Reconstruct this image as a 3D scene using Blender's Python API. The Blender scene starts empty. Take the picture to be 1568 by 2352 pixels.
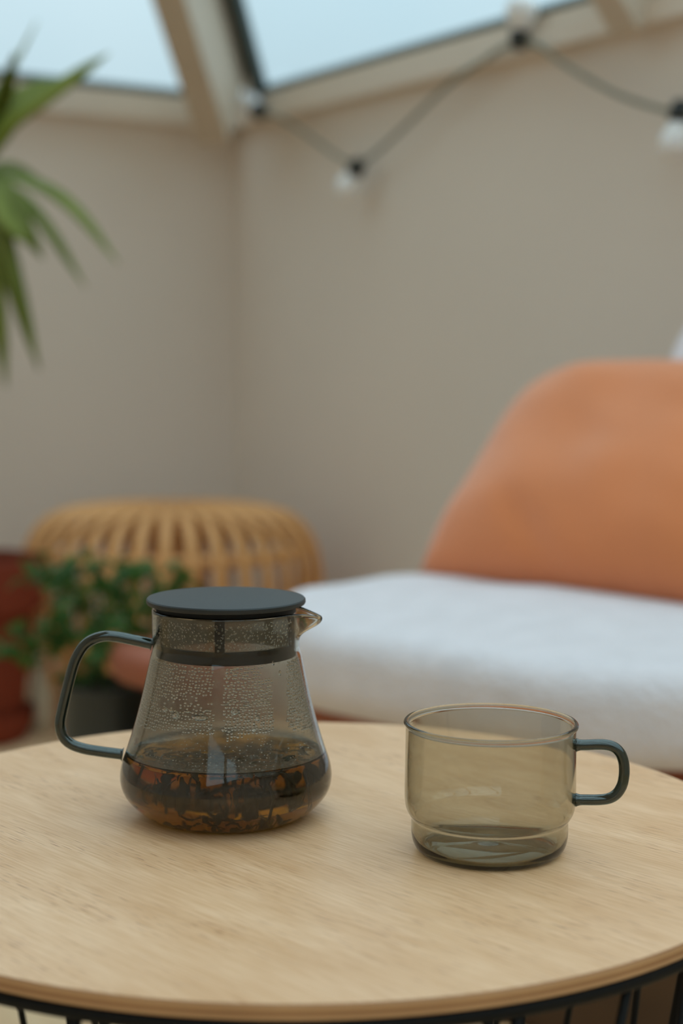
import bpy, bmesh, math, random
from mathutils import Vector, Matrix, noise

# ------------------------------------------------------------------ camera, sky, exposure
S = bpy.context.scene
COL = S.collection
W, H = 1568, 2352
F = 3700.0
PITCH, ROLL = math.radians(5.3), math.radians(0.35)
TABLE_Z = 0.45
CAM = Vector((0, 0, TABLE_Z + 0.2394))
_s, _c = math.sin(PITCH), math.cos(PITCH)
_sr, _cr = math.sin(ROLL), math.cos(ROLL)
_A = Matrix(((1, 0, 0), (0, -_s, -_c), (0, _c, -_s)))
_M = Matrix(((_cr, -_sr, 0), (_sr, _cr, 0), (0, 0, 1))) @ _A          # world -> camera (right, down, forward)
cd = bpy.data.cameras.new('camera')
cam = bpy.data.objects.new('camera', cd)
COL.objects.link(cam)
cam.matrix_world = Matrix((
    (_M[0][0], -_M[1][0], -_M[2][0], CAM.x),
    (_M[0][1], -_M[1][1], -_M[2][1], CAM.y),
    (_M[0][2], -_M[1][2], -_M[2][2], CAM.z),
    (0, 0, 0, 1)))
cd.sensor_fit = 'VERTICAL'
cd.sensor_height = 36.0
cd.sensor_width = 24.0
cd.lens = F / H * 36.0
cd.clip_start = 0.02
cd.dof.use_dof = True
cd.dof.focus_distance = 0.80
cd.dof.aperture_fstop = 4.9
S.camera = cam


def lin(c):
    out = []
    for v in c[:3]:
        v = v / 255.0
        out.append(v / 12.92 if v <= 0.04045 else ((v + 0.055) / 1.055) ** 2.4)
    return (*out, 1.0)


world = bpy.data.worlds.new('sky')
S.world = world
world.use_nodes = True
wn = world.node_tree
wn.nodes.clear()
w_out = wn.nodes.new('ShaderNodeOutputWorld')
w_bg = wn.nodes.new('ShaderNodeBackground')
w_tc = wn.nodes.new('ShaderNodeTexCoord')
w_no = wn.nodes.new('ShaderNodeTexNoise')
w_no.inputs['Scale'].default_value = 2.2
w_no.inputs['Detail'].default_value = 3
w_rp = wn.nodes.new('ShaderNodeValToRGB')
w_rp.color_ramp.elements[0].position = 0.3
w_rp.color_ramp.elements[0].color = lin((184, 214, 226))
w_rp.color_ramp.elements[1].position = 0.7
w_rp.color_ramp.elements[1].color = lin((206, 226, 233))
wn.links.new(w_tc.outputs['Generated'], w_no.inputs['Vector'])
wn.links.new(w_no.outputs['Fac'], w_rp.inputs['Fac'])
wn.links.new(w_rp.outputs['Color'], w_bg.inputs['Color'])
wn.links.new(w_bg.outputs['Background'], w_out.inputs['Surface'])
# overcast sky: luminance rises evenly towards the zenith
w_sx = wn.nodes.new('ShaderNodeSeparateXYZ')
w_mx = wn.nodes.new('ShaderNodeMath')
w_mx.operation = 'MAXIMUM'
w_mx.inputs[1].default_value = 0.0
w_ma = wn.nodes.new('ShaderNodeMath')
w_ma.operation = 'MULTIPLY_ADD'
SKY = 0.68
w_ma.inputs[1].default_value = SKY * 2.3
w_ma.inputs[2].default_value = SKY
wn.links.new(w_tc.outputs['Generated'], w_sx.inputs['Vector'])
wn.links.new(w_sx.outputs['Z'], w_mx.inputs[0])
wn.links.new(w_mx.outputs['Value'], w_ma.inputs[0])
wn.links.new(w_ma.outputs['Value'], w_bg.inputs['Strength'])

S.view_settings.view_transform = 'Standard'
S.view_settings.look = 'None'
S.view_settings.gamma = 1.0
S.view_settings.exposure = 0.24
S.view_settings.use_curve_mapping = False
cy = S.cycles
cy.max_bounces = 18
cy.diffuse_bounces = 5
cy.glossy_bounces = 8
cy.transmission_bounces = 18
cy.transparent_max_bounces = 24
cy.caustics_reflective = True
cy.caustics_refractive = True
cy.blur_glossy = 0.3
cy.sample_clamp_indirect = 6.0
cy.use_denoising = True
try:
    cy.denoiser = 'OPENIMAGEDENOISE'
    cy.denoising_input_passes = 'RGB_ALBEDO_NORMAL'
except Exception:
    pass

rnd = random.Random(7)


# ------------------------------------------------------------------ helpers
def ray(px, py):
    v = Vector(((px - W / 2) / F, (py - H / 2) / F, 1.0))
    return _M.transposed() @ v


def at_y(px, py, y):
    d = ray(px, py)
    return CAM + d * (y / d.y)


def on_plane(px, py, p, n):
    d = ray(px, py)
    return CAM + d * ((p - CAM).dot(n) / d.dot(n))


def tag(o, label=None, cat=None, group=None, kind=None):
    if label: o['label'] = label
    if cat: o['category'] = cat
    if group: o['group'] = group
    if kind: o['kind'] = kind
    return o


def empty(name, loc, label=None, cat=None, group=None):
    o = bpy.data.objects.new(name, None)
    o.empty_display_size = 0.05
    o.location = loc
    COL.objects.link(o)
    return tag(o, label, cat, group)


def wloc(o):
    v = Vector((0, 0, 0))
    while o:
        v += o.location
        o = o.parent
    return v


def mesh_obj(name, verts, faces, mat, parent=None, smooth=True, origin=None, sharp=None):
    """verts in world space; the object sits at origin (default: the parent's origin)."""
    base = wloc(parent) if parent else Vector((0, 0, 0))
    org = Vector(origin) if origin is not None else base
    me = bpy.data.meshes.new(name)
    me.from_pydata([Vector(v) - org for v in verts], [], faces)
    me.update()
    if smooth:
        me.polygons.foreach_set('use_smooth', [True] * len(me.polygons))
        if sharp is not None:
            try:
                me.set_sharp_from_angle(angle=math.radians(sharp))
            except Exception:
                pass
    me.materials.append(mat)
    o = bpy.data.objects.new(name, me)
    COL.objects.link(o)
    if parent: o.parent = parent
    o.location = org - base
    return o


def lathe(profile, n=96, center=(0, 0, 0), close=False, warp=None):
    """profile list of (r,z). r==0 ends make a pole."""
    vs, fs, rings = [], [], []
    cx, cy_, cz = center
    for r, z in profile:
        if r <= 1e-7:
            rings.append([len(vs)])
            vs.append((cx, cy_, cz + z))
        else:
            ring = []
            for k in range(n):
                a = 2 * math.pi * k / n
                rr, zz = (r, z) if warp is None else warp(r, z, a)
                ring.append(len(vs))
                vs.append((cx + rr * math.cos(a), cy_ + rr * math.sin(a), cz + zz))
            rings.append(ring)
    m = len(rings)
    for i in range(m if close else m - 1):
        A, B = rings[i], rings[(i + 1) % m]
        for k in range(n):
            k2 = (k + 1) % n
            if len(A) == 1 and len(B) == 1: continue
            if len(A) == 1: fs.append((A[0], B[k2], B[k]))
            elif len(B) == 1: fs.append((A[k], A[k2], B[0]))
            else: fs.append((A[k], A[k2], B[k2], B[k]))
    return vs, fs


def fix_normals(o):
    bm = bmesh.new()
    bm.from_mesh(o.data)
    bmesh.ops.recalc_face_normals(bm, faces=bm.faces)
    bm.to_mesh(o.data)
    bm.free()
    return o


def smooth_path(pts, n=8):
    """Catmull-Rom through the points."""
    P = [Vector(p) for p in pts]
    P = [P[0] * 2 - P[1]] + P + [P[-1] * 2 - P[-2]]
    out = []
    for i in range(1, len(P) - 2):
        for k in range(n):
            t = k / n
            a, b, c, d = P[i - 1], P[i], P[i + 1], P[i + 2]
            out.append(0.5 * ((2 * b) + (c - a) * t + (2 * a - 5 * b + 4 * c - d) * t * t + (3 * b - a - 3 * c + d) * t ** 3))
    out.append(P[-2])
    return out


def tube(path, r, n=10, caps=True, flat=1.0):
    """swept tube; r a number or a function of t (0..1)."""
    P = [Vector(p) for p in path]
    vs, fs = [], []
    T0 = (P[1] - P[0]).normalized()
    up = Vector((0, 0, 1)) if abs(T0.z) < 0.9 else Vector((0, 1, 0))
    N = (up - T0 * up.dot(T0)).normalized()
    m = len(P)
    for i, p in enumerate(P):
        T = ((P[min(i + 1, m - 1)] - P[max(i - 1, 0)])).normalized()
        N = (N - T * N.dot(T)).normalized()
        B = T.cross(N)
        rr = r(i / (m - 1)) if callable(r) else r
        for k in range(n):
            a = 2 * math.pi * k / n
            vs.append(p + N * (math.cos(a) * rr) + B * (math.sin(a) * rr * flat))
    for i in range(m - 1):
        for k in range(n):
            k2 = (k + 1) % n
            fs.append((i * n + k, i * n + k2, (i + 1) * n + k2, (i + 1) * n + k))
    if caps:
        fs.append(tuple(reversed(range(n))))
        fs.append(tuple((m - 1) * n + k for k in range(n)))
    return vs, fs


def ring_tube(center, R, r, n=96, m=10):
    vs, fs = [], []
    for i in range(n):
        a = 2 * math.pi * i / n
        for k in range(m):
            b = 2 * math.pi * k / m
            rr = R + r * math.cos(b)
            vs.append((center[0] + rr * math.cos(a), center[1] + rr * math.sin(a), center[2] + r * math.sin(b)))
    for i in range(n):
        for k in range(m):
            i2, k2 = (i + 1) % n, (k + 1) % m
            fs.append((i * m + k, i2 * m + k, i2 * m + k2, i * m + k2))
    return vs, fs


def box_axes(o, ax, ay, az, bevel=0.0):
    """box from corner o spanned by three vectors."""
    o, ax, ay, az = map(Vector, (o, ax, ay, az))
    vs = [o, o + ax, o + ax + ay, o + ay, o + az, o + ax + az, o + ax + ay + az, o + ay + az]
    fs = [(0, 3, 2, 1), (4, 5, 6, 7), (0, 1, 5, 4), (1, 2, 6, 5), (2, 3, 7, 6), (3, 0, 4, 7)]
    if ax.cross(ay).dot(az) < 0:
        fs = [tuple(reversed(f)) for f in fs]
    return vs, fs


def bar(p0, p1, width, depth, down, bev=0.0):
    """rectangular bar p0->p1; its top face centre runs on the line, depth goes along 'down'."""
    p0, p1 = Vector(p0), Vector(p1)
    T = (p1 - p0).normalized()
    D = (Vector(down) - T * Vector(down).dot(T)).normalized()
    B = T.cross(D)
    return box_axes(p0 - B * width / 2, p1 - p0, B * width, D * depth)


def join(parts):
    vs, fs = [], []
    for v, f in parts:
        b = len(vs)
        vs += list(v)
        fs += [tuple(i + b for i in q) for q in f]
    return vs, fs


def rrect(a, b, rc, n=10):
    pts = []
    for cx, cy_, a0 in ((a - rc, b - rc, 0), (-a + rc, b - rc, 90), (-a + rc, -b + rc, 180), (a - rc, -b + rc, 270)):
        for k in range(n):
            t = math.radians(a0 + 90 * k / (n - 1))
            pts.append((cx + rc * math.cos(t), cy_ + rc * math.sin(t)))
    return pts


def soft_slab(a, b, rc, z0, z1, er, dome, n=12, fill=10, wob=0.0):
    """cushion-like slab in local axes (x,y,z): rounded footprint, rounded rim, domed top."""
    rings = []
    for k in range(7):
        t = math.pi / 2 * k / 6
        rings.append((er * (1 - math.sin(t)), z0 + er * (1 - math.cos(t))))
    for k in range(7):
        t = math.pi / 2 * k / 6
        rings.append((er * (1 - math.cos(t)), z1 - er * (1 - math.sin(t))))
    mx = min(a, b)
    for k in range(1, fill + 1):
        u = k / (fill + 0.5)
        rings.append((er + (mx - er) * u, z1 + dome * math.sin(u * math.pi / 2)))
    vs, fs = [], []
    for ins, z in rings:
        for x, y in rrect(a - ins, b - ins, max(rc - ins, 0.12 * (mx - ins) + 1e-4), n):
            w = wob * noise.noise(Vector((x * 9, y * 9, z * 9))) if wob else 0
            vs.append((x, y, z + w))
    m = 4 * n
    for i in range(len(rings) - 1):
        for k in range(m):
            k2 = (k + 1) % m
            fs.append((i * m + k, i * m + k2, (i + 1) * m + k2, (i + 1) * m + k))
    fs.append(tuple(reversed(range(m))))
    fs.append(tuple((len(rings) - 1) * m + k for k in range(m)))
    return vs, fs


def place(vf, origin, ex, ey, ez=Vector((0, 0, 1))):
    vs, fs = vf
    origin = Vector(origin)
    return [origin + ex * v[0] + ey * v[1] + ez * v[2] for v in vs], fs


# ------------------------------------------------------------------ materials
def new_mat(name):
    m = bpy.data.materials.new(name)
    m.use_nodes = True
    return m, m.node_tree.nodes, m.node_tree.links, m.node_tree.nodes['Principled BSDF']


def plain(name, rgb, rough=0.6, spec=0.5, var=0.08, scale=12.0, bump=0.0, bscale=80.0, sheen=0.0, sss=0.0, coord='Object', rgb2=None):
    m, N, L, P = new_mat(name)
    c = lin(rgb)
    tc = N.new('ShaderNodeTexCoord')
    no = N.new('ShaderNodeTexNoise')
    no.inputs['Scale'].default_value = scale
    no.inputs['Detail'].default_value = 4
    rp = N.new('ShaderNodeValToRGB')
    rp.color_ramp.elements[0].position = 0.3
    rp.color_ramp.elements[1].position = 0.7
    if rgb2 is None:
        rp.color_ramp.elements[0].color = (c[0] * (1 - var), c[1] * (1 - var), c[2] * (1 - var), 1)
        rp.color_ramp.elements[1].color = (min(1, c[0] * (1 + var)), min(1, c[1] * (1 + var)), min(1, c[2] * (1 + var)), 1)
    else:
        rp.color_ramp.elements[0].color = c
        rp.color_ramp.elements[1].color = lin(rgb2)
    L.new(tc.outputs[coord], no.inputs['Vector'])
    L.new(no.outputs['Fac'], rp.inputs['Fac'])
    L.new(rp.outputs['Color'], P.inputs['Base Color'])
    P.inputs['Roughness'].default_value = rough
    P.inputs['Specular IOR Level'].default_value = spec
    P.inputs['Sheen Weight'].default_value = sheen
    if sss:
        P.inputs['Subsurface Weight'].default_value = sss
        P.inputs['Subsurface Radius'].default_value = (0.02, 0.02, 0.01)
    if bump:
        nb = N.new('ShaderNodeTexNoise')
        nb.inputs['Scale'].default_value = bscale
        nb.inputs['Detail'].default_value = 5
        bp = N.new('ShaderNodeBump')
        bp.inputs['Strength'].default_value = bump
        bp.inputs['Distance'].default_value = 0.004
        L.new(tc.outputs[coord], nb.inputs['Vector'])
        L.new(nb.outputs['Fac'], bp.inputs['Height'])
        L.new(bp.outputs['Normal'], P.inputs['Normal'])
    return m


def glass(name, ior, sigma, tint=(1, 1, 1, 1), rough=0.0, fog=False, added_gloss=0.0):
    """clear dielectric with absorption per metre sigma=(r,g,b)."""
    m = bpy.data.materials.new(name)
    m.use_nodes = True
    N, L = m.node_tree.nodes, m.node_tree.links
    N.clear()
    out = N.new('ShaderNodeOutputMaterial')
    g = N.new('ShaderNodeBsdfGlass')
    g.inputs['IOR'].default_value = ior
    g.inputs['Roughness'].default_value = rough
    g.inputs['Color'].default_value = tint
    if added_gloss:                                        # extra gloss added to lift the sky highlight
        gl = N.new('ShaderNodeBsdfGlossy')
        gl.inputs['Roughness'].default_value = 0.03
        gl.inputs['Color'].default_value = (0.84, 1.0, 0.96, 1)
        mx = N.new('ShaderNodeMixShader')
        mx.inputs['Fac'].default_value = added_gloss
        L.new(g.outputs['BSDF'], mx.inputs[1])
        L.new(gl.outputs['BSDF'], mx.inputs[2])
        L.new(mx.outputs['Shader'], out.inputs['Surface'])
    else:
        L.new(g.outputs['BSDF'], out.inputs['Surface'])
    if fog:                                         # breathed-on patches: roughness stored per vertex
        at = N.new('ShaderNodeAttribute')
        at.attribute_name = 'fog'
        L.new(at.outputs['Fac'], g.inputs['Roughness'])
    if sigma:
        D = max(sigma) * 1.02
        va = N.new('ShaderNodeVolumeAbsorption')
        va.inputs['Density'].default_value = D
        va.inputs['Color'].default_value = (1 - sigma[0] / D, 1 - sigma[1] / D, 1 - sigma[2] / D, 1)
        L.new(va.outputs['Volume'], out.inputs['Volume'])
    return m


def pane_mat():
    m = bpy.data.materials.new('window_glass')
    m.use_nodes = True
    N, L = m.node_tree.nodes, m.node_tree.links
    N.clear()
    out = N.new('ShaderNodeOutputMaterial')
    mx = N.new('ShaderNodeMixShader')
    fr = N.new('ShaderNodeLayerWeight')
    fr.inputs['Blend'].default_value = 0.5
    pw_ = N.new('ShaderNodeMath')
    pw_.operation = 'POWER'
    pw_.inputs[1].default_value = 5.0
    ml = N.new('ShaderNodeMath')
    ml.operation = 'MULTIPLY_ADD'
    ml.inputs[1].default_value = 0.55
    ml.inputs[2].default_value = 0.03
    L.new(fr.outputs['Facing'], pw_.inputs[0])
    L.new(pw_.outputs['Value'], ml.inputs[0])
    tr = N.new('ShaderNodeBsdfTransparent')
    tr.inputs['Color'].default_value = (0.985, 0.99, 0.99, 1)
    gl = N.new('ShaderNodeBsdfGlossy')
    gl.inputs['Roughness'].default_value = 0.02
    L.new(ml.outputs['Value'], mx.inputs['Fac'])
    L.new(tr.outputs['BSDF'], mx.inputs[1])
    L.new(gl.outputs['BSDF'], mx.inputs[2])
    L.new(mx.outputs['Shader'], out.inputs['Surface'])
    return m


def wood(name, light, mid, dark, rot, along, across, fleck=0.5, rough=0.45, obj_var=0.0, fine_k=1.0):
    m, N, L, P = new_mat(name)
    tc = N.new('ShaderNodeTexCoord')
    mp = N.new('ShaderNodeMapping')
    mp.vector_type = 'POINT'
    mp.inputs['Rotation'].default_value = (0, 0, rot)
    L.new(tc.outputs['Object'], mp.inputs['Vector'])

    def stretched(sx, sy, detail, dist=0.0, off=(0, 0, 0)):
        s = N.new('ShaderNodeMapping')
        s.inputs['Scale'].default_value = (sx, sy, sy)
        s.inputs['Location'].default_value = off
        L.new(mp.outputs['Vector'], s.inputs['Vector'])
        n = N.new('ShaderNodeTexNoise')
        n.inputs['Scale'].default_value = 1.0
        n.inputs['Detail'].default_value = detail
        n.inputs['Distortion'].default_value = dist
        L.new(s.outputs['Vector'], n.inputs['Vector'])
        return n

    fine = stretched(along, across, 5, 0.0)
    big = stretched(along * 0.30, across * 0.06, 4, 0.3, (3, 1, 0))
    fl = stretched(along * 1.9, across * 1.5, 1, 0.0, (7, 5, 0))
    flm = stretched(along * 0.25, across * 0.04, 3, 0.0, (1, 9, 2))
    r1 = N.new('ShaderNodeValToRGB')
    r1.color_ramp.elements[0].position = 0.5 - 0.24 / fine_k
    r1.color_ramp.elements[0].color = lin(mid)
    r1.color_ramp.elements[1].position = 0.5 + 0.20 / fine_k
    r1.color_ramp.elements[1].color = lin(light)
    L.new(fine.outputs['Fac'], r1.inputs['Fac'])
    r2 = N.new('ShaderNodeValToRGB')
    r2.color_ramp.elements[0].position = 0.3
    r2.color_ramp.elements[0].color = (0.90, 0.83, 0.74, 1)
    r2.color_ramp.elements[1].position = 0.7
    r2.color_ramp.elements[1].color = (1.05, 1.05, 1.06, 1)
    L.new(big.outputs['Fac'], r2.inputs['Fac'])
    mu = N.new('ShaderNodeMix')
    mu.data_type = 'RGBA'
    mu.blend_type = 'MULTIPLY'
    mu.inputs['Factor'].default_value = 1.0
    L.new(r1.outputs['Color'], mu.inputs['A'])
    L.new(r2.outputs['Color'], mu.inputs['B'])
    r3 = N.new('ShaderNodeMapRange')
    r3.inputs['From Min'].default_value = 0.60
    r3.inputs['From Max'].default_value = 0.72
    L.new(fl.outputs['Fac'], r3.inputs['Value'])
    r4 = N.new('ShaderNodeMapRange')
    r4.inputs['From Min'].default_value = 0.42
    r4.inputs['From Max'].default_value = 0.66
    r4.inputs['To Max'].default_value = fleck
    L.new(flm.outputs['Fac'], r4.inputs['Value'])
    ma = N.new('ShaderNodeMath')
    ma.operation = 'MULTIPLY'
    L.new(r3.outputs['Result'], ma.inputs[0])
    L.new(r4.outputs['Result'], ma.inputs[1])
    mix = N.new('ShaderNodeMix')
    mix.data_type = 'RGBA'
    L.new(ma.outputs['Value'], mix.inputs['Factor'])
    L.new(mu.outputs['Result'], mix.inputs['A'])
    mix.inputs['B'].default_value = lin(dark)
    last = mix.outputs['Result']
    if obj_var:
        oi = N.new('ShaderNodeObjectInfo')
        hs = N.new('ShaderNodeHueSaturation')
        rr = N.new('ShaderNodeMapRange')
        rr.inputs['To Min'].default_value = 1 - obj_var
        rr.inputs['To Max'].default_value = 1 + obj_var
        L.new(oi.outputs['Random'], rr.inputs['Value'])
        L.new(rr.outputs['Result'], hs.inputs['Value'])
        L.new(last, hs.inputs['Color'])
        last = hs.outputs['Color']
    L.new(last, P.inputs['Base Color'])
    P.inputs['Roughness'].default_value = rough
    bp = N.new('ShaderNodeBump')
    bp.inputs['Strength'].default_value = 0.25
    bp.inputs['Distance'].default_value = 0.0006
    L.new(fine.outputs['Fac'], bp.inputs['Height'])
    L.new(bp.outputs['Normal'], P.inputs['Normal'])
    return m


def ply_edge_mat():
    m, N, L, P = new_mat('plywood_edge')
    tc = N.new('ShaderNodeTexCoord')
    sp = N.new('ShaderNodeSeparateXYZ')
    L.new(tc.outputs['Object'], sp.inputs['Vector'])
    no = N.new('ShaderNodeTexNoise')
    no.inputs['Scale'].default_value = 18
    no.inputs['Detail'].default_value = 4
    L.new(tc.outputs['Object'], no.inputs['Vector'])
    mr = N.new('ShaderNodeMapRange')
    mr.inputs['From Min'].default_value = -0.0066
    mr.inputs['From Max'].default_value = 0.0
    L.new(sp.outputs['Z'], mr.inputs['Value'])
    rp = N.new('ShaderNodeValToRGB')
    e = rp.color_ramp.elements
    e[0].position = 0.0; e[0].color = lin((196, 152, 108))
    e[1].position = 1.0; e[1].color = lin((176, 128, 84))
    for p, c in ((0.30, (202, 158, 112)), (0.36, (164, 116, 74)), (0.60, (172, 124, 80)), (0.66, (208, 164, 116)), (0.86, (198, 152, 104)), (0.92, (160, 108, 66))):
        k = e.new(p); k.color = lin(c)
    L.new(mr.outputs['Result'], rp.inputs['Fac'])
    mu = N.new('ShaderNodeMix')
    mu.data_type = 'RGBA'; mu.blend_type = 'MULTIPLY'
    mu.inputs['Factor'].default_value = 0.6
    r2 = N.new('ShaderNodeValToRGB')
    r2.color_ramp.elements[0].position = 0.35; r2.color_ramp.elements[0].color = (0.75, 0.7, 0.65, 1)
    r2.color_ramp.elements[1].position = 0.65
    L.new(no.outputs['Fac'], r2.inputs['Fac'])
    L.new(rp.outputs['Color'], mu.inputs['A'])
    L.new(r2.outputs['Color'], mu.inputs['B'])
    L.new(mu.outputs['Result'], P.inputs['Base Color'])
    P.inputs['Roughness'].default_value = 0.6
    return m


def leaf_mat(name, rgb, rgb2, trans=0.35):
    m, N, L, P = new_mat(name)
    tc = N.new('ShaderNodeTexCoord')
    no = N.new('ShaderNodeTexNoise')
    no.inputs['Scale'].default_value = 9
    rp = N.new('ShaderNodeValToRGB')
    rp.color_ramp.elements[0].position = 0.3; rp.color_ramp.elements[0].color = lin(rgb)
    rp.color_ramp.elements[1].position = 0.7; rp.color_ramp.elements[1].color = lin(rgb2)
    L.new(tc.outputs['Object'], no.inputs['Vector'])
    L.new(no.outputs['Fac'], rp.inputs['Fac'])
    oi = N.new('ShaderNodeObjectInfo')
    hs = N.new('ShaderNodeHueSaturation')
    mr = N.new('ShaderNodeMapRange')
    mr.inputs['To Min'].default_value = 0.75; mr.inputs['To Max'].default_value = 1.2
    L.new(oi.outputs['Random'], mr.inputs['Value'])
    L.new(mr.outputs['Result'], hs.inputs['Value'])
    L.new(rp.outputs['Color'], hs.inputs['Color'])
    L.new(hs.outputs['Color'], P.inputs['Base Color'])
    P.inputs['Roughness'].default_value = 0.5
    P.inputs['Specular IOR Level'].default_value = 0.3
    tl = N.new('ShaderNodeBsdfTranslucent')
    L.new(hs.outputs['Color'], tl.inputs['Color'])
    mx = N.new('ShaderNodeMixShader')
    mx.inputs['Fac'].default_value = trans
    out = N['Material Output']
    L.new(P.outputs['BSDF'], mx.inputs[1])
    L.new(tl.outputs['BSDF'], mx.inputs[2])
    L.new(mx.outputs['Shader'], out.inputs['Surface'])
    return m


def strainer_mat():
    m, N, L, P = new_mat('strainer_mesh')
    tc = N.new('ShaderNodeTexCoord')
    br = N.new('ShaderNodeTexNoise')
    br.inputs['Scale'].default_value = 900
    L.new(tc.outputs['Object'], br.inputs['Vector'])
    P.inputs['Base Color'].default_value = lin((150, 142, 124))
    P.inputs['Metallic'].default_value = 0.6
    P.inputs['Roughness'].default_value = 0.45
    bp = N.new('ShaderNodeBump')
    bp.inputs['Strength'].default_value = 0.8
    bp.inputs['Distance'].default_value = 0.0006
    L.new(br.outputs['Fac'], bp.inputs['Height'])
    L.new(bp.outputs['Normal'], P.inputs['Normal'])
    tr = N.new('ShaderNodeBsdfTransparent')
    mx = N.new('ShaderNodeMixShader')
    mx.inputs['Fac'].default_value = 0.62
    L.new(tr.outputs['BSDF'], mx.inputs[1])
    L.new(P.outputs['BSDF'], mx.inputs[2])
    L.new(mx.outputs['Shader'], N['Material Output'].inputs['Surface'])
    return m


M_wall = plain('wall_paint', (230, 218, 206), 0.85, 0.2, 0.025, 1.5, 0.12, 60)
M_trim = plain('trim_paint', (228, 215, 200), 0.5, 0.4, 0.03, 4)
M_beam_shaded = plain('trim_paint_shaded', (206, 190, 170), 0.55, 0.4, 0.04, 4)  # trim paint darkened, puts the beams' shade into the colour
M_gasket = plain('window_gasket', (84, 98, 98), 0.5, 0.4, 0.1, 20)
M_pane = pane_mat()
M_floor = wood('floor_boards', (238, 208, 168), (222, 184, 142), (150, 110, 76), 0.0, 3, 90, 0.4, 0.32, 0.12)
M_table = wood('birch_top', (240, 198, 158), (222, 174, 128), (140, 78, 44), 0.0, 34, 700, 0.9, 0.42, 0.0, 1.35)
M_ply = ply_edge_mat()
M_black = plain('black_metal', (15, 16, 15), 0.6, 0.2, 0.1, 30)
M_plastic = plain('lid_plastic', (36, 40, 40), 0.5, 0.45, 0.05, 300, 0.08, 1500)
M_bplast = plain('strainer_plastic', (12, 13, 13), 0.5, 0.25, 0.05, 60)
M_strain = strainer_mat()
M_smoke = glass('smoked_glass', 1.47, (172, 184, 246))
M_pot = glass('smoked_pot_glass', 1.47, (165, 172, 220), fog=True)
M_handle = glass('smoked_handle_glass', 1.47, (1100, 900, 960), added_gloss=0.055)
M_tea = glass('tea', 1.335, (10, 22, 62))
M_water = glass('water', 1.333, None)
M_tleaf = leaf_mat('tea_leaf', (38, 31, 16), (74, 66, 34), 0.3)
M_crumb = plain('tea_crumbs', (44, 28, 14), 0.7, 0.3, 0.3, 300)
M_rattan = plain('rattan', (212, 150, 92), 0.5, 0.4, 0.12, 7, rgb2=(226, 168, 106))
M_terra = plain('terracotta', (122, 50, 28), 0.75, 0.25, 0.12, 9, 0.1, 120)
M_soil = plain('soil', (44, 32, 24), 0.9, 0.1, 0.3, 60, 0.6, 90)
M_dark = plain('dark_glaze', (52, 56, 54), 0.45, 0.5, 0.1, 12)
M_cream = plain('cream_ceramic', (206, 190, 160), 0.4, 0.5, 0.06, 12)
M_palm = leaf_mat('palm_leaf', (122, 136, 46), (156, 166, 84))
M_trunk = plain('palm_trunk', (120, 98, 70), 0.8, 0.2, 0.2, 40, 0.4, 60)
M_herb = leaf_mat('herb_leaf', (46, 86, 28), (74, 114, 46), 0.3)
M_stem = plain('herb_stem', (84, 116, 52), 0.6, 0.3, 0.1, 30)
M_pillow = plain('orange_fabric', (228, 137, 84), 0.85, 0.15, 0.05, 5, 0.25, 700, sheen=0.5)
M_boucle = plain('white_boucle', (234, 227, 230), 0.9, 0.1, 0.05, 24, 0.9, 160, sheen=0.3)
M_frame = plain('rust_frame', (160, 90, 64), 0.5, 0.4, 0.1, 10)
M_seat_shade = plain('under_seat_shade', (84, 62, 42), 0.5, 0.4, 0.15, 20)
M_cord = plain('cord_rubber', (126, 128, 114), 0.6, 0.3, 0.08, 30)
M_socket = plain('socket_plastic', (24, 30, 30), 0.4, 0.5, 0.1, 30)
M_bulb = plain('frosted_bulb', (246, 246, 246), 0.25, 0.5, 0.02, 10, sss=0.2)

# ------------------------------------------------------------------ room
D = 3.72
C0 = Vector((-0.066 * D, D, 0))                     # the corner, on the floor
eR = Vector((0.53, -0.848, 0)).normalized()         # along the right wall, towards the viewer
eL = Vector((-eR.y, eR.x, 0)) * -1.0                # along the left wall
if eL.x > 0: eL = -eL
LA, LB = 4.4, 3.6
EAVE = CAM.z + 0.500 * D / 3.6 + 0.004
TH = 0.12
UP = Vector((0, 0, 1))


def room(a, b, z=0.0):
    return C0 + eR * a + eL * b + UP * z


def slab(name, a0, a1, b0, b1, z0, z1, mat, parent=None, kind='structure'):
    v, f = box_axes(room(a0, b0, z0), eR * (a1 - a0), eL * (b1 - b0), UP * (z1 - z0))
    o = mesh_obj(name, v, f, mat, parent, smooth=False)
    if kind and not parent: o['kind'] = kind
    return o


slab('wall_right', -TH, LA + TH, -TH, 0, 0, EAVE, M_wall)
slab('wall_left', -TH, 0, 0, LB, 0, EAVE, M_wall)
slab('wall_near', LA, LA + TH, 0, LB, 0, EAVE, M_wall)
slab('wall_back', -TH, LA + TH, LB, LB + TH, 0, EAVE, M_wall)
slab('baseboard_right', 0.015, LA, 0, 0.015, 0.0, 0.09, M_trim)
slab('baseboard_left', 0, 0.015, 0, LB, 0.0, 0.09, M_trim)

floor = slab('floor', -TH, LA + TH, -TH, LB + TH, -0.08, -0.012, M_floor)
PW = 0.14
nb = int(LB / PW)
for i in range(nb + 1):
    b0, b1 = i * PW + 0.001, min((i + 1) * PW - 0.001, LB)
    if b1 - b0 < 0.02: continue
    cuts = [0.0, 1.0 + (i * 0.83) % 1.6, 3.0 + (i * 0.57) % 1.0, LA]
    for a0, a1 in zip(cuts[:-1], cuts[1:]):
        # built along local X so that the grain follows the board
        L_ = a1 - a0 - 0.002
        o = mesh_obj('plank', *box_axes((0, 0, 0), (L_, 0, 0), (0, b1 - b0, 0), (0, 0, 0.012)), M_floor, None, smooth=False)
        o.parent = floor
        o.location = room(a0 + 0.001, b1, -0.012)
        o.rotation_euler = (0, 0, math.atan2(eR.y, eR.x))

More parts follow.
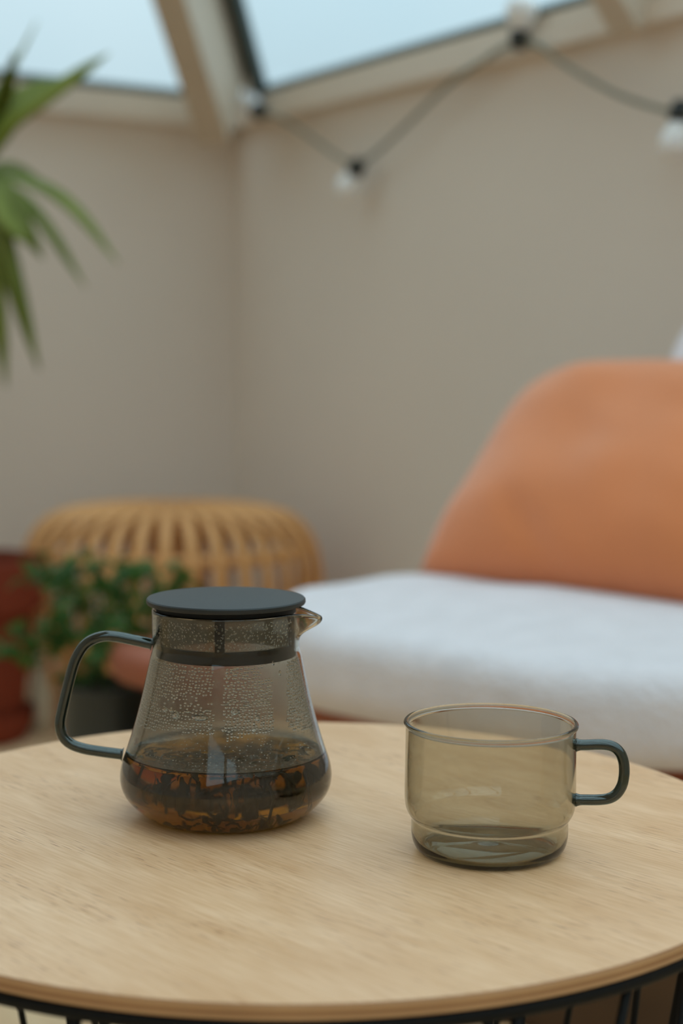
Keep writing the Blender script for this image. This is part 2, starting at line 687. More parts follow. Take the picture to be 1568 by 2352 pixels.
# roof: four glazed slopes over the eaves
Q = 1.15
RB = LB / 2
RIDGE = EAVE + Q * RB
TRIM_H, TRIM_T = 0.062, 0.035
trim_i = [0]


def trim(v, f, mat=None):
    trim_i[0] += 1
    o = mesh_obj('trim_%d' % trim_i[0], v, f, mat or M_trim, None, smooth=False)
    o['kind'] = 'structure'
    return o


# wall plates along the eaves, each of two stepped boards
for p0, p1, inn in ((room(0, 0, EAVE), room(LA, 0, EAVE), eL), (room(0, 0, EAVE), room(0, LB, EAVE), eR),
                    (room(LA, 0, EAVE), room(LA, LB, EAVE), -eR), (room(0, LB, EAVE), room(LA, LB, EAVE), -eL)):
    v1 = box_axes(p0 - inn * TH, p1 - p0, inn * (TH + TRIM_T), UP * 0.034)
    v2 = box_axes(p0 - inn * TH + UP * 0.034, p1 - p0, inn * (TH + TRIM_T * 0.45), UP * (TRIM_H - 0.034))
    trim(*join([v1, v2]))
E2 = EAVE + TRIM_H


def rp(a, b):
    """a point of the glazed roof above plan position a,b."""
    return room(a, b, E2 + Q * min(a, b, LA - a, LB - b))


# hips and ridge
hipd = (0.066, 0.235)
for a, b, a2, b2 in ((0, 0, RB, RB), (LA, 0, LA - RB, RB), (0, LB, RB, RB), (LA, LB, LA - RB, RB)):
    p0, p1 = rp(a, b), rp(a2, b2)
    d = (p1 - p0).normalized()
    sh = eR * 0.040 if (a, b) == (0, 0) else Vector((0, 0, 0))
    trim(*bar(p0 + d * 0.10 - UP * 0.004 + sh, p1 + sh, hipd[0], hipd[1], -UP), M_beam_shaded)
trim(*bar(rp(RB, RB), rp(LA - RB, RB), 0.07, 0.12, -UP), M_beam_shaded)
# rafters and panes of each slope: polygons in plan
win_i = [0]


def inset(poly, d):
    n = len(poly)
    c = sum(poly, Vector((0, 0, 0))) / n
    nor = (poly[1] - poly[0]).cross(poly[2] - poly[0]).normalized()
    out = []
    for i in range(n):
        p, q, r = poly[i - 1], poly[i], poly[(i + 1) % n]
        n1 = nor.cross((q - p).normalized()); n2 = nor.cross((r - q).normalized())
        if n1.dot(c - q) < 0: n1 = -n1
        if n2.dot(c - q) < 0: n2 = -n2
        k = 1 + n1.dot(n2)
        out.append(q + (n1 + n2) * (d / max(k, 0.15)))
    return out, nor if nor.z > 0 else -nor


def window(plan, d0=0.012):
    win_i[0] += 1
    poly = [rp(a, b) for a, b in plan]
    outer, nor = inset(poly, 0.002)
    inner, _ = inset(poly, d0 + 0.008)
    n = len(poly)
    vs = []
    for off in (-0.010, 0.006):
        vs += [p + nor * off for p in outer] + [p + nor * off for p in inner]
    fs = []
    for i in range(n):
        j = (i + 1) % n
        fs += [(i, j, n + j, n + i), (2 * n + i, 3 * n + i, 3 * n + j, 2 * n + j),
               (i, 2 * n + i, 2 * n + j, j), (n + i, n + j, 3 * n + j, 3 * n + i)]
    fr = mesh_obj('window_%d' % win_i[0], vs, fs, M_gasket, None, smooth=False)
    fix_normals(fr)
    fr['kind'] = 'structure'
    gl, _ = inset(poly, d0 * 0.7)
    vs = [p - nor * 0.003 for p in gl] + [p + nor * 0.003 for p in gl]
    fs = [tuple(range(n)), tuple(reversed(range(n, 2 * n)))] + [(i, n + i, n + (i + 1) % n, (i + 1) % n) for i in range(n)]
    p = mesh_obj('pane', vs, fs, M_pane, fr, smooth=False)
    fix_normals(p)


JA = [1.36, 2.9]
JB = [1.25, 2.35]
HB = 0.03
window([(0.125, 0.0), (JA[0] - 0.02, 0), (JA[0] - 0.02, JA[0] - 0.02 - 0.125)])
# strip added for the hip's lit side; dark edge paints the opening's shade
for o0, o1, dep, mt in ((0.060, 0.100, 0.012, M_trim), (0.100, 0.128, 0.030, M_gasket)):
    q = [rp(o0, 0), rp(o1, 0), rp(RB, RB - o1), rp(RB, RB - o0)]
    v = [p - UP * dep for p in q] + [p + UP * 0.004 for p in q]
    o = trim(v, [(3, 2, 1, 0), (4, 5, 6, 7)] + [(i, (i + 1) % 4, 4 + (i + 1) % 4, 4 + i) for i in range(4)], mt)
    fix_normals(o)
window([(0.0, HB), (0.0, JB[0] - 0.02), (JB[0] - 0.02 - HB, JB[0] - 0.02)])
fl = lambda a, b: (a, b)
window([fl(JA[0] + 0.02, 0), fl(JA[1] - 0.02, 0), fl(LA - RB, RB - 0.03), fl(RB, RB - 0.03), fl(JA[0] + 0.02, JA[0] - 0.02)])
window([fl(JA[1] + 0.02, 0), fl(LA - HB, 0), fl(JA[1] + 0.02, LA - JA[1] - 0.05)])
# unseen closed slope, added to keep sky light off the seat front
cp = [rp(0, LB), rp(LA, LB), rp(LA - RB, RB), rp(RB, RB)]
o = mesh_obj('shading_ceiling', cp + [p + UP * 0.08 for p in cp], [(0, 1, 2, 3), (7, 6, 5, 4)] + [(i, 4 + i, 4 + (i + 1) % 4, (i + 1) % 4) for i in range(4)], M_wall, None, smooth=False)
fix_normals(o)
o['kind'] = 'structure'
for aa in (0, 1):
    fl = (lambda a, b: (a, b)) if aa == 0 else (lambda a, b: (LA - a, b))
    if aa == 1:
        window([fl(0, HB), fl(0, JB[0] - 0.02), fl(JB[0] - 0.05, JB[0] - 0.02)])
    window([fl(0, JB[0] + 0.02), fl(0, JB[1] - 0.02), fl(JB[1] * 0 + LB - JB[1] - 0.02, JB[1] - 0.02), fl(RB - 0.03, RB), fl(JB[0] - 0.02, JB[0] + 0.02)])
    window([fl(0, JB[1] + 0.02), fl(0, LB - HB), fl(LB - JB[1] - 0.05, JB[1] + 0.02)])
for a in JA:
    for b0 in (0, LB):
        bt = min(a, LA - a, RB)
        t = bt if b0 == 0 else LB - bt
        p0, p1 = rp(a, b0), rp(a, t)
        d = (p1 - p0).normalized()
        trim(*bar(p0 - d * 0.02 - UP * 0.004, p1, 0.06, 0.085, -UP), M_beam_shaded)
for b in JB:
    for a0 in (0, LA):
        at = min(b, LB - b, RB)
        t = at if a0 == 0 else LA - at
        p0, p1 = rp(a0, b), rp(t, b)
        d = (p1 - p0).normalized()
        trim(*bar(p0 - d * 0.02 - UP * 0.004, p1, 0.06, 0.085, -UP), M_beam_shaded)

# ------------------------------------------------------------------ side table
TC = Vector((-0.0220, 0.8215, TABLE_Z))
TR = 0.2385
GR = math.radians(-47)                        # grain direction in plan
table = empty('side_table', (TC.x, TC.y, 0), 'round side table with a pale plywood top on a black wire basket base', 'table')
table.rotation_euler = (0, 0, 0)
v, f = lathe([(0, 0), (TR - 0.0008, 0), (TR, -0.0007), (TR, -0.0059), (TR - 0.0008, -0.0066), (0, -0.0066)], 192)
ct, st = math.cos(GR), math.sin(GR)
top = mesh_obj('tabletop', v, f, M_table, None, smooth=True, sharp=30)
top.data.materials.append(M_ply)
for p in top.data.polygons:
    if abs(p.normal.z) < 0.9: p.material_index = 1
top.parent = table
top.location = (0, 0, TABLE_Z)
top.rotation_euler = (0, 0, GR)
RR = 0.2345
RZ = TABLE_Z - 0.0066 - 0.0035
mesh_obj('top_ring', *ring_tube((TC.x, TC.y, RZ), RR, 0.0035, 128, 12), M_black, table)
RB_, BZ = 0.165, 0.0035
mesh_obj('bottom_ring', *ring_tube((TC.x, TC.y, BZ), RB_, 0.0035, 96, 10), M_black, table)
mesh_obj('middle_ring', *ring_tube((TC.x, TC.y, 0.215), (RR + RB_) / 2 - 0.003, 0.0025, 96, 8), M_black, table)
NW = 36
wm = {}
for i in range(NW):
    lean = (0.20, -0.06, 0.06, -0.20)[i % 4] * 0.9
    k = i % 4
    if k not in wm:
        p0 = Vector((RR, 0, RZ))
        p1 = Vector((RB_ * math.cos(lean), RB_ * math.sin(lean), BZ))
        rr = 0.0021 if k in (0, 3) else 0.0026
        v, f = tube([p0, p0.lerp(p1, 0.35), p0.lerp(p1, 0.7), p1], rr, 8)
        o = mesh_obj('wire', v, f, M_black)
        wm[k] = o.data
    else:
        o = bpy.data.objects.new('wire', wm[k])
        COL.objects.link(o)
    o.parent = table
    o.rotation_euler = (0, 0, 2 * math.pi * (i + (0.0, 0.35, -0.35, 0.0)[k]) / NW - 0.06)

# ------------------------------------------------------------------ teapot
PC = Vector((-0.0603, 0.839, TABLE_Z))
pot = empty('teapot', PC, 'smoked glass teapot with a flat black lid, condensation and tea inside', 'teapot')
out_prof = [(0, 0.0006), (0.030, 0.0004), (0.0365, 0.0002), (0.0405, 0.0012), (0.0455, 0.0040), (0.0500, 0.0080), (0.0534, 0.0122),
            (0.0553, 0.0165), (0.0560, 0.0210), (0.0557, 0.0250), (0.0547, 0.0295), (0.0525, 0.0360), (0.0500, 0.0435),
            (0.0472, 0.0530), (0.0444, 0.0640), (0.0418, 0.0755), (0.0398, 0.0845), (0.0389, 0.0880), (0.0386, 0.0905), (0.0387, 0.0935), (0.0388, 0.0990), (0.0389, 0.1050), (0.0390, 0.1095)]


def dense(prof, n=4):
    P = smooth_path([(r, 0, z) for r, z in prof], n)
    return [(max(p.x, 0), p.z) for p in P]


GT = 0.0017


def inner_of(prof, t):
    out = []
    for i, (r, z) in enumerate(prof):
        p0, p1 = prof[max(i - 1, 0)], prof[min(i + 1, len(prof) - 1)]
        dr, dz = p1[0] - p0[0], p1[1] - p0[1]
        l = math.hypot(dr, dz) or 1
        nr, nz = -dz / l, dr / l
        out.append((max(r + nr * t, 0), z + nz * t))
    return out


op = dense(out_prof, 4)
ip = inner_of(op, GT)
ip[0] = (0, op[0][1] + GT * 1.3)
rim = [(op[-1][0] - 0.0003, op[-1][1] + 0.0007), ((op[-1][0] + ip[-1][0]) / 2, op[-1][1] + 0.0011), (ip[-1][0] + 0.0003, op[-1][1] + 0.0007)]
SPA = math.radians(-4)


def spout(r, z, a):
    if z < 0.0925 or r < 0.03: return r, z
    d = math.atan2(math.sin(a - SPA), math.cos(a - SPA))
    h = max(0.0, min(1.0, (z - 0.0945) / 0.0150))
    h = h * h * (3 - 2 * h)
    w = 0.40 * (0.55 + 0.45 * h)
    k = math.exp(-abs(d / w) ** 1.35 * 2.2)
    return r + 0.0122 * h * k, z - 0.0035 * k * h


v, f = lathe(op + rim + list(reversed(ip)), 144, PC, warp=spout)
body = mesh_obj('glass_body', v, f, M_pot, pot)
fix_normals(body)
fog = body.data.attributes.new('fog', 'FLOAT', 'POINT')
for i, q in enumerate(body.data.vertices):
    z, r = q.co.z, math.hypot(q.co.x, q.co.y)
    ro = 0.0
    for p0, p1 in zip(op[:-1], op[1:]):
        if p0[1] <= z <= p1[1]: ro = p0[0] + (p1[0] - p0[0]) * (z - p0[1]) / (p1[1] - p0[1] + 1e-9)
    if 0.0375 < z < 0.1075 and r < ro - 0.0009:
        g = 0.5 + 0.5 * noise.noise(Vector(q.co) * 70)
        fog.data[i].value = (0.16 + 0.10 * g) * max(0, min(1, (z - 0.0410) / 0.007, (0.0865 - z) / 0.002))
hp = [at_y(x, y, PC.y) for x, y in ((350, 1480), (338, 1477), (305, 1470), (270, 1463), (243, 1461), (217, 1467), (193, 1483), (174, 1514), (162, 1552), (152, 1592),
                                   (143, 1632), (138, 1662), (143, 1688), (160, 1707), (190, 1719), (230, 1726), (268, 1731), (282, 1733))]
sp = smooth_path(hp, 5)


def hr(t):
    e = min(t, 1 - t)
    return 0.00285 + 0.0010 * max(0, 1 - e / 0.02) ** 2


v, f = tube(sp, hr, 20)
o = mesh_obj('handle', v, f, M_handle, pot)
tag(fix_normals(o), 'bent dark green glass handle')
# lid and strainer
LZ = 0.1163
v, f = lathe([(0, LZ), (0.0400, LZ), (0.0412, LZ - 0.0002), (0.0417, LZ - 0.0008), (0.0418, LZ - 0.0022), (0.0414, LZ - 0.0030), (0.0404, LZ - 0.0033), (0.0350, LZ - 0.0033), (0, LZ - 0.0033)], 144, PC)
lid = mesh_obj('lid', v, f, M_plastic, pot, sharp=35)
fix_normals(lid)
tag(lid, 'flat matt black lid disc')
strn = mesh_obj('strainer', *lathe([(0.0350, 0.1090), (0.0367, 0.1090), (0.0367, 0.1129), (0.0350, 0.1129)], 96, PC, close=True), M_bplast, pot, sharp=40)
fix_normals(strn)
o = mesh_obj('strainer_ring', *lathe([(0.0338, 0.0862), (0.0364, 0.0862), (0.0367, 0.0872), (0.0367, 0.0925), (0.0364, 0.0932), (0.0338, 0.0932)], 96, PC, close=True), M_bplast, strn, sharp=40)
fix_normals(o)
for k in range(5):
    a0 = math.radians(-91 + 72 * k)
    vs, fs = [], []
    for j in range(5):
        a = a0 + (j - 2) / 2 * 0.068
        for r in (0.0349, 0.0367):
            for z in (0.0930, 0.1092):
                vs.append((PC.x + r * math.cos(a), PC.y + r * math.sin(a), PC.z + z))
    for j in range(4):
        b = j * 4
        fs += [(b, b + 4, b + 5, b + 1), (b + 2, b + 3, b + 7, b + 6), (b, b + 2, b + 6, b + 4), (b + 1, b + 5, b + 7, b + 3)]
    fs += [(0, 1, 3, 2), (16, 18, 19, 17)]
    fix_normals(mesh_obj('strainer_rib', vs, fs, M_bplast, strn, smooth=False))
o = mesh_obj('strainer_mesh', *lathe([(0.0354, 0.0925), (0.0354, 0.1095)], 96, PC), M_strain, strn)
tag(o, 'fine metal mesh')

# tea: fills the pot to TZ, slightly sunk into the glass
TZ = 0.0345
tp = [p for p in inner_of(op, GT - 0.0002) if p[1] < TZ - 0.0006]
tp[0] = (0, tp[0][1])
rt = None
for p, q in zip(op[:-1], op[1:]):
    if p[1] <= TZ <= q[1]: rt = p[0] + (q[0] - p[0]) * (TZ - p[1]) / (q[1] - p[1]) - GT * 0.93
tp = tp + [(rt + 0.0001, TZ + 0.0006), (rt - 0.0006, TZ + 0.0002), (rt - 0.002, TZ), (0.025, TZ), (0, TZ)]
tea = mesh_obj('tea', *lathe(tp, 128, PC), M_tea, None, origin=PC)
fix_normals(tea)
tag(tea, 'amber brown tea with loose leaves filling the bottom of the glass teapot', 'tea')


def r_in(z):
    for p, q in zip(ip[:-1], ip[1:]):
        if p[1] <= z <= q[1]: return p[0] + (q[0] - p[0]) * (z - p[1]) / (q[1] - p[1] + 1e-9)
    return 0.03


def tea_leaf_mesh(L_, w_, curl, seed):
    r = random.Random(seed)
    n = 6
    vs, fs = [], []
    for i in range(n + 1):
        t = i / n
        ww = w_ * math.sin(math.pi * min(1, t * 0.93 + 0.06)) ** 0.7 * r.uniform(0.75, 1.15)
        x = L_ * (t - 0.5)
        z = curl * math.sin(t * math.pi) + r.uniform(-1, 1) * 0.0004
        for s in (-1, 0, 1):
            vs.append((x, s * ww / 2, z + abs(s) * curl * 0.5))
    for i in range(n):
        for k in (0, 1):
            b = i * 3 + k
            fs.append((b, b + 3, b + 4, b + 1))
    me = bpy.data.meshes.new('tea_leaf')
    me.from_pydata(vs, [], fs)
    me.polygons.foreach_set('use_smooth', [True] * len(fs))
    me.materials.append(M_tleaf)
    return me


tlm = [tea_leaf_mesh(*a, i) for i, a in enumerate(((0.014, 0.0055, 0.0015), (0.010, 0.004, 0.001), (0.008, 0.005, 0.0018), (0.012, 0.0025, 0.001), (0.017, 0.0045, 0.002), (0.007, 0.003, 0.0008)))]


def put_leaf(x, y, z, rot, s, k):
    o = bpy.data.objects.new('tea_leaf', tlm[k])
    COL.objects.link(o)
    o.parent = tea
    o.location = (x, y, z)
    o.rotation_euler = rot
    o.scale = (s, s, s)


n_l = 0
while n_l < 235:
    if n_l < 105:                                    # raft of leaves under the surface
        z = TZ - rnd.uniform(0.0020, 0.006)
        rot = (rnd.uniform(-0.4, 0.4), rnd.uniform(-0.35, 0.35), rnd.uniform(0, 6.28))
        k = rnd.randrange(6)
    elif n_l < 175:                                 # hanging down from it
        z = rnd.uniform(0.016, 0.026)
        rot = (rnd.uniform(-1.5, 1.5), rnd.uniform(0.7, 1.8), rnd.uniform(0, 6.28))
        k = rnd.randrange(6)
    else:                                           # settled on the bottom
        z = rnd.uniform(0.0042, 0.009)
        rot = (rnd.uniform(-0.6, 0.6), rnd.uniform(-0.6, 0.6), rnd.uniform(0, 6.28))
        k = rnd.choice((1, 2, 3, 5))
    lim = r_in(z) - 0.0075
    a = rnd.uniform(0, 6.283)
    r = lim * math.sqrt(rnd.uniform(0.1 if n_l < 175 else 0.0, 1))
    put_leaf(r * math.cos(a), r * math.sin(a), z, rot, rnd.uniform(0.7, 1.05), k)
    n_l += 1
# crumbs of leaf on the bottom
parts = []
for i in range(420):
    a, r = rnd.uniform(0, 6.283), 0.0345 * math.sqrt(rnd.random())
    s = rnd.uniform(0.0006, 0.0016)
    p = PC + Vector((r * math.cos(a), r * math.sin(a), 0.0030 + s * 0.6 + rnd.uniform(0, 0.0012)))
    parts.append(box_axes(p, Vector((s * 1.8, rnd.uniform(-s, s), rnd.uniform(-s, s) * 0.3)), Vector((rnd.uniform(-s, s), s, 0)), Vector((0, 0, s * 0.7))))
o = mesh_obj('leaf_crumbs', *join(parts), M_crumb, tea, smooth=False)
fix_normals(o)
o['kind'] = 'stuff'

# condensation on the inside of the glass
bm = bmesh.new()
bmesh.ops.create_icosphere(bm, subdivisions=2, radius=1.0)
ico_v = [v.co.copy() for v in bm.verts]
ico_f = [tuple(v.index for v in fc.verts) for fc in bm.faces]
bm.free()
dv, df = [], []


def droplet(ang, z, s, sx=1.0, sz=1.0, flat=0.78):
    r = r_in(z)
    dzs = 0.002
    sl = (r_in(z + dzs) - r_in(z - dzs)) / (2 * dzs)
    n = Vector((-math.cos(ang), -math.sin(ang), sl)).normalized()
    t = Vector((-math.sin(ang), math.cos(ang), 0))
    b = n.cross(t)
    c = PC + Vector((r * math.cos(ang), r * math.sin(ang), z)) + n * (s * 0.02)
    base = len(dv)
    for q in ico_v:
        dv.append(c + t * (q.x * s * sx) + b * (q.y * s * sz) + n * (q.z * s * flat))
    df.extend(tuple(i + base for i in fc) for fc in ico_f)


def px_of(ang, z):
    p = PC + Vector((r_in(z) * math.cos(ang), r_in(z) * math.sin(ang), z)) - CAM
    c = _M @ p
    return W / 2 + F * c.x / c.z, H / 2 + F * c.y / c.z


sp_ = 0.00178
z = 0.0365
row = 0
while z < 0.0855:
    r = r_in(z)
    n = int(2 * math.pi * r / sp_)
    for i in range(n):
        ang = 2 * math.pi * (i + 0.5 * (row % 2) + rnd.uniform(-0.22, 0.22)) / n
        front = math.sin(ang)
        zz = z + rnd.uniform(-0.22, 0.22) * sp_
        x, y = px_of(ang, zz)
        s = rnd.uniform(0.00048, 0.00070)
        if front > -0.15:                            # far side: sparse
            if rnd.random() < 0.80: continue
        else:
            g = noise.noise(Vector((x * 0.012, y * 0.012, 3.0)))
            if 492 < x < 514 and y > 1520: continue
            if 600 + 20 * g < x < 652 and y < 1560: continue
            if 628 + 8 * g < x < 656: continue
            if y > 1690 - abs(x - 520) * 0.08 + 20 * g:
                if rnd.random() < 0.5: continue
                s *= 0.5
            if 365 < x < 500 and 1600 < y < 1630 and rnd.random() < 0.55: continue
            if x > 655: s *= rnd.uniform(0.7, 1.25)
            if rnd.random() < 0.03: continue
            if x > 515: s *= 1.18
        droplet(ang, zz, s)
    z += sp_ * 0.88
    row += 1


def ang_z(px, py):
    """where the pixel's ray meets the near inner wall."""
    best = None
    for i in range(361):
        a = math.radians(-180 + i * 0.5)
        for zz in (0.036 + 0.0006 * k for k in range(85)):
            x, y = px_of(a, zz)
            e = (x - px) ** 2 + (y - py) ** 2
            if best is None or e < best[0]: best = (e, a, zz)
    return best[1], best[2]


for px, py, s, sx, sz in ((381, 1630, 0.0019, 1.1, 0.7), (405, 1644, 0.0022, 1.0, 0.95), (394, 1632, 0.0011, 1, 0.9), (460, 1647, 0.0030, 1.5, 0.55), (462, 1640, 0.0013, 1, 0.8),
                          (430, 1636, 0.0014, 1.4, 0.5), (475, 1632, 0.0012, 1.3, 0.5), (540, 1635, 0.0020, 1.15, 0.75), (556, 1628, 0.0013, 1.3, 0.5), (516, 1619, 0.0014, 1.6, 0.4),
                          (535, 1608, 0.0012, 1.6, 0.4), (565, 1620, 0.0012, 1.5, 0.5), (585, 1612, 0.0012, 1.6, 0.4), (610, 1611, 0.0013, 1.6, 0.45), (591, 1649, 0.0014, 0.9, 1.0), (582, 1676, 0.0012, 0.9, 1.0),
                          (482, 1672, 0.0010, 0.9, 1.1), (512, 1676, 0.0011, 0.9, 1.0), (560, 1610, 0.0011, 1.6, 0.4), (640, 1545, 0.0010, 0.8, 1.4), (625, 1522, 0.0010, 0.8, 1.3)):
    a, zz = ang_z(px, py)
    droplet(a, zz, s, sx, sz, 0.5)
zz = 0.0945
while zz < 0.1075:
    n = 150
    for i in range(n):
        if rnd.random() < 0.35: continue
        ang = 2 * math.pi * (i + rnd.random()) / n
        if abs(math.atan2(math.sin(ang - SPA), math.cos(ang - SPA))) < 0.35: continue
        droplet(ang, zz + rnd.uniform(-0.0006, 0.0006), rnd.uniform(0.00028, 0.00055), 1, 1, 0.5)
    zz += 0.0014
o = mesh_obj('water_droplets', dv, df, M_water, pot)
o['kind'] = 'stuff'
tag(o, 'beads of condensation on the inside of the glass')

# ------------------------------------------------------------------ cup
UC = Vector((0.0738, 0.7764, TABLE_Z))
cup = empty('cup', UC, 'empty smoked glass cup with a stepped base and a looped handle', 'cup')
cup_out = [(0, 0.0022), (0.020, 0.0018), (0.0292, 0.0008), (0.0325, 0.0001), (0.0346, 0.0008), (0.0364, 0.0026), (0.0377, 0.0052), (0.0384, 0.0085), (0.0386, 0.0120), (0.0385, 0.0158), (0.0386, 0.0171), (0.0392, 0.0181),
           (0.0403, 0.0198), (0.0413, 0.0222), (0.0418, 0.0255), (0.0420, 0.0310), (0.0419, 0.0400), (0.0418, 0.0500), (0.0417, 0.0590), (0.0418, 0.0625)]
cop = dense(cup_out, 4)
cip = inner_of(cop, 0.0016)
cip = [(0, cop[0][1] + 0.0040)] + [(r, z + 0.0020 * max(0, 1 - z / 0.012)) for r, z in cip[1:]]
bead = []
for k in range(1, 12):
    t = math.radians(-60 + 300 * k / 12)
    bead.append((0.0416 + 0.00115 * math.cos(t), 0.0641 + 0.00115 * math.sin(t)))
v, f = lathe(cop + bead + list(reversed(cip)), 144, UC)
o = mesh_obj('glass_body', v, f, M_smoke, cup)
fix_normals(o)
ha = math.radians(-11)
hx = Vector((math.cos(ha), math.sin(ha), 0))
hn = Vector((-math.sin(ha), math.cos(ha), 0))
hpts = []
for x, y in ((1322, 1711), (1345, 1711), (1370, 1710), (1393, 1711), (1411, 1717), (1424, 1730), (1431, 1748), (1433, 1766), (1432, 1786), (1427, 1806), (1415, 1824), (1397, 1834), (1372, 1837), (1345, 1837), (1321, 1837)):
    hpts.append(on_plane(x, y, UC, hn))
v, f = tube(smooth_path(hpts, 5), lambda t: 0.00265 + 0.0009 * max(0, 1 - min(t, 1 - t) / 0.045) ** 2, 20)
o = mesh_obj('handle', v, f, M_handle, cup)
tag(fix_normals(o), 'dark green glass handle')

# ------------------------------------------------------------------ lounge chair and cushions
CO = Vector((0.099, 2.08, 0))
ce = Vector((0.7071, -0.7071, 0))
cn = Vector((-0.7071, -0.7071, 0))
SEAT = 0.418
chair = empty('lounge_chair', CO + ce * 0.34 + cn * 0.14, 'low lounge chair with a white round-ended seat, a rust coloured frame and a dark block for the shade below', 'chair')
so = CO + ce * 0.345 + cn * 0.100
v, f = soft_slab(0.385, 0.295, 0.28, SEAT - 0.098, SEAT, 0.038, 0.008, 14, 10, 0.006)
o = mesh_obj('seat_cushion', *place((v, f), so, ce, cn), M_boucle, chair)
fix_normals(o)
fo = CO + ce * 0.185 + cn * 0.07
v, f = soft_slab(0.54, 0.21, 0.10, SEAT - 0.154, SEAT - 0.100, 0.024, 0.0, 12, 3)
fix_normals(mesh_obj('seat_frame', *place((v, f), fo, ce, cn), M_frame, chair))
v, f = soft_slab(0.48, 0.185, 0.05, 0.0, SEAT - 0.150, 0.012, 0.0, 8, 2)
fix_normals(mesh_obj('base', *place((v, f), fo + cn * 0.005 + ce * 0.03, ce, cn), M_seat_shade, chair))  # dark block added to stand in for shade under the seat
# backrest: a tilted padded panel behind the cushion
bx = ce
by = (UP * 0.82 - cn * 0.57).normalized()
bz = bx.cross(by)
if bz.dot(cn) < 0: bz = -bz
bo = CO + ce * 0.40 + cn * (-0.26) + UP * (SEAT + 0.17)
v, f = soft_slab(0.235, 0.26, 0.12, -0.03, 0.03, 0.028, 0.004, 12, 6, 0.003)
fix_normals(mesh_obj('backrest', *place((v, f), bo, bx, by, bz), M_boucle, chair))


def cushion(w, h, t, seed, nu=40):
    vs, fs = [], []
    for side in (1, -1):
        for j in range(nu + 1):
            for i in range(nu + 1):
                u, q = 2 * i / nu - 1, 2 * j / nu - 1
                # pinched corners, bowed-in edges
                x = u * w / 2 * (1 - 0.055 * (1 - q * q)) 
                y = q * h / 2 * (1 - 0.055 * (1 - u * u))
                kq = 0.30 if q > 0 else 0.06
                x *= math.sqrt(1 - kq * abs(q) ** 3)
                y *= math.sqrt(1 - kq * u ** 4)
                k = max(0.0, (1 - u ** 4) * (1 - q ** 4)) ** 0.55
                wr = 0.010 * noise.noise(Vector((u * 1.7 + seed, q * 1.7, 0))) + 0.004 * noise.noise(Vector((u * 4 + q * 2 + seed, q * 3, 5)))
                # a crease from the lower corner
                cr = 0.0
                dd = (u + 0.30) * 0.8 + (q + 0.80) * 0.6
                cr = -0.010 * math.exp(-(dd / 0.07) ** 2) * math.exp(-((q + 0.80) / 0.28) ** 2)
                vs.append((x, y, side * (t / 2 * k) + (wr + cr) * k))
    n = nu + 1
    for s in (0, 1):
        for j in range(nu):
            for i in range(nu):
                a = s * n * n + j * n + i
                q = (a, a + 1, a + n + 1, a + n)
                fs.append(q if s == 0 else tuple(reversed(q)))
    return vs, fs


pw, ph = 0.56, 0.366
px_ = ce
py_ = (UP * 0.725 - cn * 0.69).normalized()
pz_ = px_.cross(py_)
if pz_.dot(cn) < 0: pz_ = -pz_
pc = CO + ce * (0.288) + UP * (SEAT + 0.000) + py_ * (ph / 2) + cn * 0.02
v, f = cushion(pw, ph, 0.17, 3.3)
pv, pf = place((v, f), pc, px_, py_, pz_)
o = mesh_obj('cushion', pv, pf, M_pillow, None, origin=pc)
bm = bmesh.new(); bm.from_mesh(o.data); bmesh.ops.remove_doubles(bm, verts=bm.verts, dist=0.0004); bmesh.ops.recalc_face_normals(bm, faces=bm.faces); bm.to_mesh(o.data); bm.free()
tag(o, 'big plump orange cushion leaning back on the white lounge chair', 'cushion')

# ------------------------------------------------------------------ rattan pouf
RC = Vector((-0.334, 3.16, 0))
PZ = 0.945
pouf = empty('rattan_pouf', RC, 'round open-ribbed rattan pouf standing in the corner of the room', 'pouf')
prof = smooth_path([(0.085, 0, 0.412), (0.13, 0, 0.421), (0.185, 0, 0.424), (0.235, 0, 0.410), (0.272, 0, 0.372), (0.291, 0, 0.310), (0.296, 0, 0.225), (0.289, 0, 0.135), (0.262, 0, 0.060), (0.205, 0, 0.012), (0.15, 0, 0.006)], 3)
for p in prof: p.z *= PZ
NR = 36
vs, fs = [], []
for i, p in enumerate(prof):
    T = (prof[min(i + 1, len(prof) - 1)] - prof[max(i - 1, 0)]).normalized()
    Nn = Vector((T.z, 0, -T.x))
    if Nn.dot(p - Vector((0, 0, 0.2))) < 0: Nn = -Nn
    wd = min(0.0130, 0.94 * math.pi * p.x / NR)
    for s, o_ in ((-1, 0), (-0.6, 0.0045), (0.6, 0.0045), (1, 0), (0.6, -0.003), (-0.6, -0.003)):
        vs.append(p + Vector((0, s * wd, 0)) + Nn * o_)
m6 = 6
for i in range(len(prof) - 1):
    for k in range(m6):
        k2 = (k + 1) % m6
        fs.append((i * m6 + k, i * m6 + k2, (i + 1) * m6 + k2, (i + 1) * m6 + k))
fs.append(tuple(range(6)))
fs.append(tuple(reversed([(len(prof) - 1) * 6 + k for k in range(6)])))
rib0 = mesh_obj('rib', vs, fs, M_rattan)
fix_normals(rib0)
for i in range(NR):
    o = rib0 if i == 0 else bpy.data.objects.new('rib', rib0.data)
    if i: COL.objects.link(o)
    o.parent = pouf
    o.rotation_euler = (0, 0, 2 * math.pi * (i + 0.35) / NR)
for R_, z_, r_ in ((0.268, 0.345, 0.013), (0.272, 0.10, 0.012), (0.19, 0.022, 0.012), (0.165, 0.408, 0.012)):
    mesh_obj('hoop', *ring_tube(RC + UP * (z_ * PZ), R_, r_, 72, 8), M_rattan, pouf)
mesh_obj('top_disc', *lathe([(0, 0.417), (0.088, 0.417), (0.098, 0.411), (0.098, 0.401), (0, 0.401)], 48, RC - UP * 0.023), M_rattan, pouf, sharp=40)

